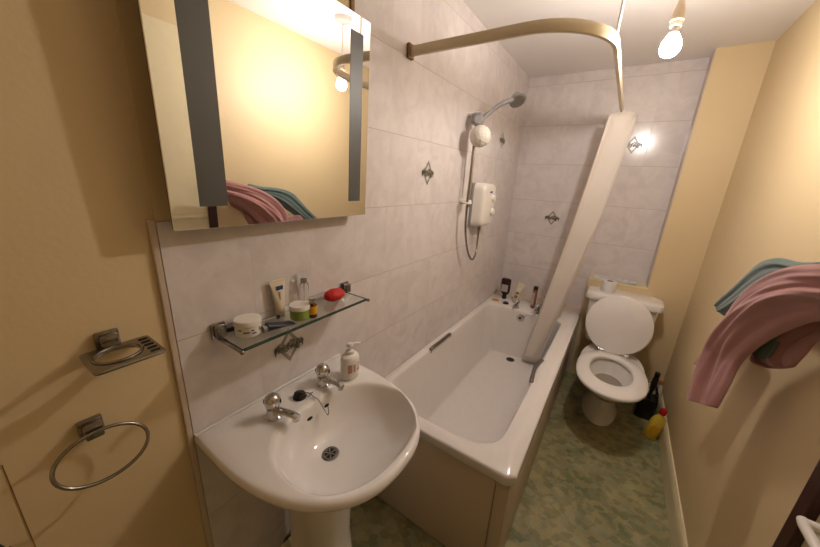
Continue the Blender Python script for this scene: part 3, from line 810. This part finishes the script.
t = thing('bath_puff', (.10, -1.085, 1.74), 'cream netting bath puff hanging from the hand shower cradle', 'bath puff')
b = BM(); pc = Vector((.105, -1.120, 1.715))
tmp = bmesh.new(); bmesh.ops.create_icosphere(tmp, subdivisions=5, radius=1)
for v in tmp.verts:
    n = v.co.normalized(); k = 1 + .05 * math.sin(13 * n.x + 5 * math.sin(9 * n.z)) * math.sin(14 * n.y + 4 * math.cos(11 * n.x)) + .03 * math.sin(31 * n.z + 19 * n.y) * math.cos(27 * n.x)
    v.co = pc + n * .054 * k
merge(b, tmp); obj('netting_ball', b, M['puff'], t, ang=180)
b = BM(); add_tube(b, smooth_path([pc + Vector((0, 0, .04)), (.085, -1.098, 1.785), (.070, -1.088, 1.812), (.082, -1.098, 1.79), pc + Vector((.004, 0, .04))], 6), .0018, n=6); obj('cord_loop', b, M['puff'], t)

# ------------------------------------------------------------------ curtain rail, rod and curtain
ZR = 1.952
t = thing('shower_curtain_rail', (0, -1.665, ZR), 'beige curved shower curtain rail over the bath', 'curtain rail')
path = [(0.012, -1.665)] + [(.1 * k, -1.665) for k in range(1, 5)]
for k in range(0, 17):
    a = -PI / 2 + (PI / 2) * k / 16
    path.append((.440 + .245 * math.cos(a), -1.420 + .245 * math.sin(a)))
path += [(.685, -1.3 + .1 * k) for k in range(0, 13)] + [(.685, -.012)]
rg = []
for i, p in enumerate(path):
    q0 = Vector(path[max(i - 1, 0)]); q1 = Vector(path[min(i + 1, len(path) - 1)]); d = (q1 - q0).normalized(); n = Vector((d.y, -d.x))
    prof = [(-.006, -.017), (.006, -.017), (.008, -.013), (.008, .013), (.006, .017), (-.006, .017), (-.008, .013), (-.008, -.013)]
    rg.append([Vector((p[0] + n.x * u, p[1] + n.y * u, ZR + w_)) for u, w_ in prof])
b = BM(); loft(b, rg, True, True); obj('rail_track', b, M['beige_pl'], t)
b = BM(); add_box(b, (0, -1.683, ZR - .026), (.014, -1.647, ZR + .026), .003); obj('wall_bracket', b, M['trimwood'], t)
b = BM(); add_box(b, (.667, -.014, ZR - .026), (.703, 0, ZR + .026), .003); obj('wall_bracket', b, M['beige_pl'], t)
b = BM(); add_cyl(b, (.672, -1.352, ZR + .018), (.672, -1.352, H), .0052, n=14); add_lathe(b, [(.022, 0), (.020, .006), (.008, .010)], (.672, -1.352, H - .0002), (0, 0, -1)); obj('ceiling_rod', b, M['white_pl'], t)

t = thing('shower_curtain', (.60, -.5, .2), 'white shower curtain gathered at the far end and hanging into the bath', 'shower curtain')
b = BM(); NP, NR = 120, 40
rg = []
for j in range(NR + 1):
    f = j / NR                                # 0 top, 1 bottom
    z = 1.915 + (.205 - 1.915) * f
    xc = .690 + (.470 - .690) * (f ** 1.15)
    amp = .092 * (1 - .22 * f)
    y0 = -.455 - .06 * f ** 2; y1 = -.20 - .20 * f
    row = []
    for i in range(NP + 1):
        u = i / NP
        ph = u * 2 * PI * 4.5 - PI / 2
        tri = .92 * math.sin(ph) + .10 * math.sin(3.3 * ph + 2 * f) + .07 * math.sin(6.1 * ph + 3 * f)
        env = .86 + .16 * math.sin(u * 5 + 2 * f) + .10 * math.sin(u * 17 + 3.1 * f) + (.16 * (1 - f) ** 3 if u > .7 else 0)
        row.append(Vector((xc + amp * tri * .86 * env + .010 * math.sin(4 * f + 3 * u), y0 + (y1 - y0) * u + .008 * math.sin(2 * ph + 5 * f), z + .02 * (u - .5) * f + (.010 * math.sin(ph * 1.5 + 1) - .012 * u) * max(0, 1 - 3 * f) + .010 * math.sin(4 * f + 9 * u) * f)))
    rg.append(row)
vr = loft(b, rg, closed=False)
cu = obj('curtain_sheet', b, M['curtain'], t, ang=80)
md = cu.modifiers.new('thickness', 'SOLIDIFY'); md.thickness = .0012
b = BM(); hr = []
for k in range(7):
    y = -.44 + k * .035
    b = BM(); add_tube(b, [Vector((.690, y + .004 * math.sin(u), 1.921 + .018 * math.cos(u))) + Vector((.010 * math.sin(u), 0, 0)) for u in [2 * PI * q / 16 for q in range(16)]], .0018, closed=True, n=6)
    obj('curtain_hook', b, M['white_pl'], t)

# ------------------------------------------------------------------ ceiling light
BL = Vector((.838, -1.320, 1.962))
t = thing('pendant_light', (BL.x, BL.y, H), 'bare lit bulb hanging from a white ceiling rose on a short cord', 'light')
b = BM(); add_lathe(b, [(.048, 0), (.048, .008), (.040, .022), (.012, .028), (.006, .034)], (BL.x, BL.y, H), (0, 0, -1)); obj('ceiling_rose', b, M['white_pl'], t)
b = BM(); add_cyl(b, (BL.x, BL.y, H - .03), (BL.x, BL.y, BL.z + .115), .0032, n=10); obj('cord', b, M['white_pl'], t)
b = BM(); add_lathe(b, [(.006, .125), (.010, .120), (.0165, .095), (.0175, .080), (.0175, .074), (.019, .073), (.019, .066), (.0165, .064), (.0165, .050)], BL); obj('lamp_holder', b, M['holder'], t)
b = BM(); add_lathe(b, [(.0125, .052), (.0125, .034), (.014, .030)], BL); obj('bulb_base', b, M['steel'], t)
b = BM(); add_lathe(b, [(.0125, .032), (.018, .022), (.026, .008), (.0295, -.008), (.0285, -.020), (.022, -.032), (.012, -.038), (0, -.0395)], BL); obj('light_bulb', b, M['bulb'], t)

# ------------------------------------------------------------------ toilet
TC = .955
toilet = thing('toilet', (TC, -.5, 0), 'white close-coupled toilet with raised lid below the tiled ledge', 'toilet')
def egg(cx, yb, yf, hw, z, n=64, e=2.15):
    """egg outline: widest a bit behind the middle, front at yf (towards the door)"""
    cy = yb + (yf - yb) * .49; pts = []
    for k in range(n):
        a = 2 * PI * k / n; c, s = math.cos(a), math.sin(a)
        L = (yb - cy) if s > 0 else (cy - yf)
        pts.append(Vector((cx + hw * (abs(c) ** (2 / e)) * (1 if c > 0 else -1), cy + L * (abs(s) ** (2 / e)) * (1 if s > 0 else -1), z)))
    return pts
b = BM()
rg = [egg(TC, -.22, -.700, .108, 0), egg(TC, -.22, -.700, .110, .012), egg(TC, -.22, -.690, .100, .03), egg(TC, -.22, -.690, .092, .12), egg(TC, -.22, -.72, .100, .20),
      egg(TC, -.22, -.80, .128, .26), egg(TC, -.22, -.905, .162, .32), egg(TC, -.24, -.965, .178, .365), egg(TC, -.25, -.985, .182, .392), egg(TC, -.26, -.985, .181, .400),
      egg(TC, -.30, -.975, .165, .401), egg(TC, -.52, -.915, .128, .398), egg(TC, -.53, -.905, .120, .385), egg(TC, -.54, -.89, .105, .33), egg(TC, -.56, -.86, .080, .28), egg(TC, -.60, -.80, .05, .24), egg(TC, -.65, -.75, .02, .23)]
loft(b, rg, True, True)
obj('toilet_pan', b, M['ceramic'], toilet, ang=60)
b = BM(); rw = [v for v in egg(TC, -.545, -.88, .093, .300)]; loft(b, [rw, [v - Vector((0, 0, .004)) for v in rw]], True, True); obj('toilet_water', b, M['water'], toilet)
b = BM()                                      # seat ring
so = lambda z, d: egg(TC, -.458 - d, -1.022 + d, .189 - d, z, e=2.25); si = lambda z, d: egg(TC, -.540 + d, -.890 - d, .112 + d, z)
loft(b, [si(.404, 0), so(.404, .003), so(.410, 0), so(.418, .001), so(.424, .008), si(.426, .014), si(.423, .004), si(.414, 0), si(.404, 0)])
obj('toilet_seat', b, M['ceramic'], toilet, ang=60)
b = BM()                                      # raised lid
hy, hz = -.476, .412; ang = math.radians(97)
def L3(v, off):
    # v lies in the flat lid plane (hinge at y = hy); rotate up about the hinge
    dy = -(v.y - hy); 
    return Vector((v.x, hy - dy * math.cos(ang) - off * math.sin(ang) * -1, hz + dy * math.sin(ang) + off * math.cos(ang) * -1))
def lidr(d, off): return [L3(v, off) for v in egg(TC - .010, -.484 - d, -.882 + d, .190 - d, 0, e=2.05)]
loft(b, [lidr(.006, .000), lidr(0, .005), lidr(0, .011), lidr(.005, .016), lidr(.030, .0185), lidr(.12, .0205)], True, True)
ld = obj('toilet_lid', b, M['ceramic'], toilet)
for x in (-.072, .072):
    b = BM(); add_cyl(b, (TC + x - .016, -.474, .432), (TC + x + .016, -.474, .432), .008, n=16); add_cyl(b, (TC + x, -.474, .40), (TC + x, -.474, .428), .010, n=16); obj('seat_hinge', b, M['chrome'], toilet)
b = BM(); rg = []
CX0, CX1 = .728, 1.160
for z, d in ((.400, .055), (.42, .04), (.55, .022), (.735, .010)):
    rg.append([Vector((x, y, z)) for x, y in resample(rrect(CX0 + d, CX1 - d, -.345 + d * .6, -.150, .03), (TC, -.25), 64)])
loft(b, rg, True, True); obj('cistern', b, M['ceramic'], toilet)
b = BM(); rg = []
for z, d in ((.730, .004), (.734, -.008), (.758, -.011), (.774, -.005), (.780, .012), (.782, .05)):
    rg.append([Vector((x, y, z)) for x, y in resample(rrect(CX0 + d, CX1 - d, -.352 + d, -.1465, .035), (TC, -.25), 64)])
loft(b, rg, True, True); obj('cistern_lid', b, M['ceramic'], toilet)

c0 = Vector((.842, -.255, .7825))
t = thing('toilet_roll', c0, 'white toilet roll standing on the left of the cistern', 'toilet roll')
b = BM(); n = 40
def circ(r, z): return [c0 + Vector((r * math.cos(2 * PI * k / n), r * math.sin(2 * PI * k / n), z)) for k in range(n)]
loft(b, [circ(.020, .001), circ(.044, 0), circ(.045, .003), circ(.045, .075), circ(.044, .078), circ(.021, .078), circ(.020, .076), circ(.020, .001)]); obj('paper_roll', b, M['paper'], t)
b = BM(); loft(b, [circ(.0198, .002), circ(.0198, .077), circ(.0185, .077), circ(.0185, .002), circ(.0198, .002)]); obj('card_core', b, M['trimwood'], t)

def sheet(name, cx, cy, sx, sy, rz, z, label, curl, seed):
    rnd = random.Random(seed)
    t = thing(name, (cx, cy, z), label, 'paper')
    b = BM(); rows = []
    Rm = Matrix.Rotation(rz, 3, 'Z')
    for j in range(9):
        row = []
        for i in range(13):
            u, v = i / 12 - .5, j / 8 - .5
            dz = curl * (abs(u) * 2) ** 2 * (.6 + .4 * math.sin(5 * v + seed)) + .002 * math.sin(9 * u + 3 * v)
            p = Rm @ Vector((u * sx, v * sy, 0)); row.append(Vector((cx + p.x, cy + p.y, z + .0025 + max(dz, 0))))
        rows.append(row)
    loft(b, rows, closed=False)
    o = obj('paper_sheet', b, M['paper'], t); md = o.modifiers.new('thickness', 'SOLIDIFY'); md.thickness = .0008
    b = BM()
    for k in range(5):
        v = -.30 + k * .14; L = rnd.uniform(.15, .34)
        for (u0, u1) in ((-.3, -.3 + L), (.02, .02 + L)):
            pts = []
            for (u, vv) in ((u0, v), (u1, v), (u1, v + .020), (u0, v + .020)):
                dz = curl * (abs(u) * 2) ** 2 * (.6 + .4 * math.sin(5 * vv + seed)) + .002 * math.sin(9 * u + 3 * vv)
                p = Rm @ Vector((u * sx, vv * sy, 0)); pts.append(Vector((cx + p.x, cy + p.y, z + .0036 + max(dz, 0))))
            b.faces.new([b.verts.new(q) for q in pts])
    obj('printed_lines', b, M['ink'], t, smooth=False)
LT = LZ + .012
sheet('leaflet', .820, -.082, .19, .125, .16, LT, 'crumpled white leaflet with curled edges at the left of the ledge', .010, 1)
sheet('leaflet', .945, -.080, .13, .125, -.10, LT + .003, 'flatter printed leaflet at the right of the ledge', .005, 4)

# ------------------------------------------------------------------ by the toilet
c0 = Vector((1.215, -.385, 0))
t = thing('toilet_brush_holder', c0, 'black toilet brush in a dark caddy between toilet and right wall', 'toilet brush')
b = BM(); rg = []
for z, hw in ((0, .048), (.006, .052), (.14, .055), (.150, .052), (.145, .046)):
    rg.append([Vector((x, y, z)) for x, y in resample(rrect(c0.x - hw, c0.x + hw, c0.y - hw, c0.y + hw, .018), (c0.x, c0.y), 48)])
loft(b, rg, True, True); obj('caddy', b, M['black_pl'], t)
b = BM()
for s1, s2 in ((-1, -1), (1, -1), (1, 1), (-1, 1)):
    add_tube(b, smooth_path([c0 + Vector((.045 * s1, .045 * s2, .145)), c0 + Vector((.040 * s1, .040 * s2, .20)), c0 + Vector((.018 * s1, .018 * s2, .245))], 4), .005, n=8)
add_tube(b, [c0 + Vector((.043 * math.cos(u), .043 * math.sin(u), .195)) for u in [2 * PI * k / 24 for k in range(24)]], .004, closed=True, n=8)
obj('lattice_collar', b, M['black_pl'], t)
b = BM(); add_lathe(b, [(.010, .05), (.011, .20), (.018, .25), (.017, .29), (.013, .30), (.015, .303), (.015, .335), (.012, .338)], c0, (.04, .03, 1)); obj('brush_handle', b, M['black_pl'], t)

c0 = Vector((1.240, -.612, .005)); ax = Vector((.10, .18, 1)).normalized()
t = thing('cleaner_bottle', c0, 'yellow toilet cleaner bottle with red cap beside the baseboard', 'bottle')
b = BM(); a_, b_ = Vector((1, 0, 0)), Vector((0, 1, 0))
rg = []
for r1, r2, h in ((.034, .024, 0), (.037, .027, .004), (.037, .027, .09), (.035, .026, .13), (.026, .020, .158), (.015, .015, .175), (.013, .013, .186)):
    rg.append([c0 + Vector((0, 0, h)) + a_ * (r1 * math.cos(2 * PI * k / 32)) + b_ * (r2 * math.sin(2 * PI * k / 32)) for k in range(32)])
loft(b, rg, True, True); obj('bottle_body', b, M['yellow_pl'], t)
b = BM(); add_lathe(b, [(.016, .184), (.018, .187), (.018, .212), (.014, .222), (.010, .224)], c0); obj('bottle_cap', b, M['redcap'], t)
b = BM(); add_box(b, c0 + Vector((-.020, -.0282, .045)), c0 + Vector((.020, -.0262, .100)), .0005, 1); obj('front_label', b, M['yellow'], t, smooth=False)
t.rotation_euler = (0, math.radians(8), 0)

c0 = Vector((1.272, -.300, 0))
t = thing('small_bottle', c0, 'small bottle with orange cap behind the toilet brush against the right wall', 'bottle')
b = BM(); add_lathe(b, [(.016, 0), (.017, .004), (.017, .20), (.010, .225)], c0); obj('bottle_body', b, M['white_pl'], t)
b = BM(); add_lathe(b, [(.012, .224), (.013, .226), (.013, .256), (.010, .258)], c0); obj('bottle_cap', b, M['orange'], t)

# ------------------------------------------------------------------ towel rail and towels on the right wall
t = thing('towel_rail', (W, -1.65, 1.27), 'chrome towel rail under the towels on the right wall', 'towel rail')
b = BM(); add_cyl(b, (1.232, -1.86, 1.272), (1.232, -1.44, 1.272), .009); obj('rail_bar', b, M['chrome'], t)
for y in (-1.85, -1.45):
    b = BM(); add_cyl(b, (W, y, 1.272), (1.226, y, 1.272), .011); add_lathe(b, [(.024, 0), (.022, .006), (.012, .010)], (W, y, 1.272), (-1, 0, 0)); obj('rail_mount', b, M['chrome'], t)

def cloth(rows, thick, folds, nseg=36, seed=0, sub=6):
    """rows: (left point, right point, bulge towards the room); a closed, padded sleeve of cloth with folds"""
    Ls = smooth_path([r[0] for r in rows], sub); Rs = smooth_path([r[1] for r in rows], sub)
    Bs = smooth_path([Vector((r[2], r[3] if len(r) > 3 else thick, 0)) for r in rows], sub)
    rings = []
    N = len(Ls)
    for k, (l, r, q) in enumerate(zip(Ls, Rs, Bs)):
        f = k / (N - 1); ring = []
        for i in range(nseg + 1):            # front, left to right
            u = i / nseg; e = math.sin(PI * u) ** .55
            fd = sum(a * math.sin(2 * PI * (n_ * u + s_ * f + p_)) for a, n_, s_, p_ in folds) * math.sin(PI * u)
            p = l.lerp(r, u); ring.append(Vector((p.x - q.x * e - fd, p.y, p.z)))
        for i in range(1, nseg // 2):        # back, right to left
            u = 1 - i / (nseg // 2); p = l.lerp(r, u)
            ring.append(Vector((min(p.x + q.y * math.sin(PI * u) ** .6, W - .004), p.y, p.z)))
        rings.append(ring)
    b = BM(); loft(b, rings, True, True); return b

rows = [(Vector((1.193, -1.910, 1.378)), Vector((1.213, -1.971, 1.271)), .02), (Vector((1.193, -1.792, 1.351)), Vector((1.213, -1.886, 1.255)), .028), (Vector((1.193, -1.689, 1.326)), Vector((1.213, -1.815, 1.229)), .03),
        (Vector((1.193, -1.597, 1.288)), Vector((1.213, -1.750, 1.189)), .035), (Vector((1.188, -1.527, 1.238)), Vector((1.208, -1.698, 1.142)), .035), (Vector((1.183, -1.472, 1.170)), Vector((1.203, -1.645, 1.085)), .035),
        (Vector((1.173, -1.457, 1.092)), Vector((1.198, -1.610, 1.025)), .035), (Vector((1.163, -1.443, 1.002)), Vector((1.193, -1.604, 0.983)), .03), (Vector((1.153, -1.450, 0.911)), Vector((1.188, -1.615, 0.934)), .028),
        (Vector((1.143, -1.474, 0.839)), Vector((1.183, -1.621, 0.897)), .025), (Vector((1.138, -1.510, 0.797)), Vector((1.178, -1.625, 0.860)), .02)]
b = cloth(rows, .018, [(.011, 1.7, .5, .1), (.006, 3.3, -.9, .4), (.003, 7.3, 1.3, .2)])
t = thing('bath_towel', (1.2, -1.6, .8), 'large pink terry towel hanging from the towel rail', 'towel')
obj('towel_front_fold', b, M['pink'], t, ang=80)
rows = [(Vector((1.240, -1.772, 1.309)), Vector((1.260, -1.904, 1.319)), .01), (Vector((1.240, -1.706, 1.255)), Vector((1.262, -1.832, 1.259)), .014), (Vector((1.240, -1.598, 1.149)), Vector((1.262, -1.794, 1.206)), .016), (Vector((1.240, -1.535, 1.059)), Vector((1.262, -1.734, 1.163)), .016), (Vector((1.240, -1.511, 0.996)), Vector((1.262, -1.714, 1.116)), .014), (Vector((1.240, -1.612, 1.020)), Vector((1.262, -1.690, 1.075)), .008)]
obj('towel_rear_fold', cloth(rows, .012, [(.008, 2.2, .2, .0), (.004, 5, .3, .2)], seed=2), M['pink'], t, ang=80)
rows = [(Vector((1.215, -1.326, 1.134)), Vector((1.225, -1.459, 1.116)), .012), (Vector((1.210, -1.270, 1.028)), Vector((1.220, -1.437, 1.027)), .014), (Vector((1.200, -1.251, 0.919)), Vector((1.210, -1.406, 0.932)), .014), (Vector((1.190, -1.209, 0.809)), Vector((1.200, -1.395, 0.874)), .012)]
obj('towel_side_fold', cloth(rows, .01, [(.004, 1.5, .2, .0)], seed=3), M['pink'], t, ang=80)

t = thing('hand_towel', (1.22, -1.45, 1.15), 'smaller teal towel draped under the pink towel', 'towel')
rows = [(Vector((1.225, -1.699, 1.344)), Vector((1.235, -1.744, 1.289)), .012), (Vector((1.225, -1.608, 1.327)), Vector((1.235, -1.669, 1.274)), .016), (Vector((1.225, -1.478, 1.315)), Vector((1.235, -1.570, 1.251)), .018), (Vector((1.220, -1.386, 1.284)), Vector((1.235, -1.498, 1.213)), .018), (Vector((1.215, -1.327, 1.230)), Vector((1.232, -1.422, 1.164)), .018),
        (Vector((1.210, -1.260, 1.164)), Vector((1.230, -1.352, 1.113)), .016), (Vector((1.205, -1.190, 1.104)), Vector((1.225, -1.294, 1.069)), .014), (Vector((1.200, -1.158, 1.063)), Vector((1.220, -1.228, 1.041)), .010)]
obj('towel_front_fold', cloth(rows, .014, [(.004, 1.6, .2, .0), (.002, 4, .3, .2)], seed=4), M['teal'], t, ang=80)
rows = [(Vector((1.222, -1.641, 1.159)), Vector((1.235, -1.671, 1.161)), .008), (Vector((1.222, -1.578, 1.088)), Vector((1.235, -1.642, 1.089)), .012), (Vector((1.222, -1.541, 1.031)), Vector((1.235, -1.631, 1.050)), .010)]
obj('towel_rear_corner', cloth(rows, .008, [(.003, 1.6, .2, .0)], seed=5), M['teal'], t, ang=80)

# ------------------------------------------------------------------ world, camera, output
wd = bpy.data.worlds.new('World'); S.world = wd; wd.use_nodes = True
wd.node_tree.nodes['Background'].inputs[0].default_value = (1, .8, .6, 1); wd.node_tree.nodes['Background'].inputs[1].default_value = .0
cd = bpy.data.cameras.new('Camera'); cam = bpy.data.objects.new('Camera', cd); COL.objects.link(cam)
cam.location = (.8198, -2.8314, 1.4793); cam.rotation_euler = (1.2782, -.0534, .5922)
cd.sensor_width = 36; cd.lens = 13.824; cd.clip_start = .005
S.camera = cam
vs = S.view_settings
vs.view_transform = 'Standard'; vs.look = 'None'; vs.gamma = 1; vs.use_curve_mapping = False; vs.exposure = 0.0
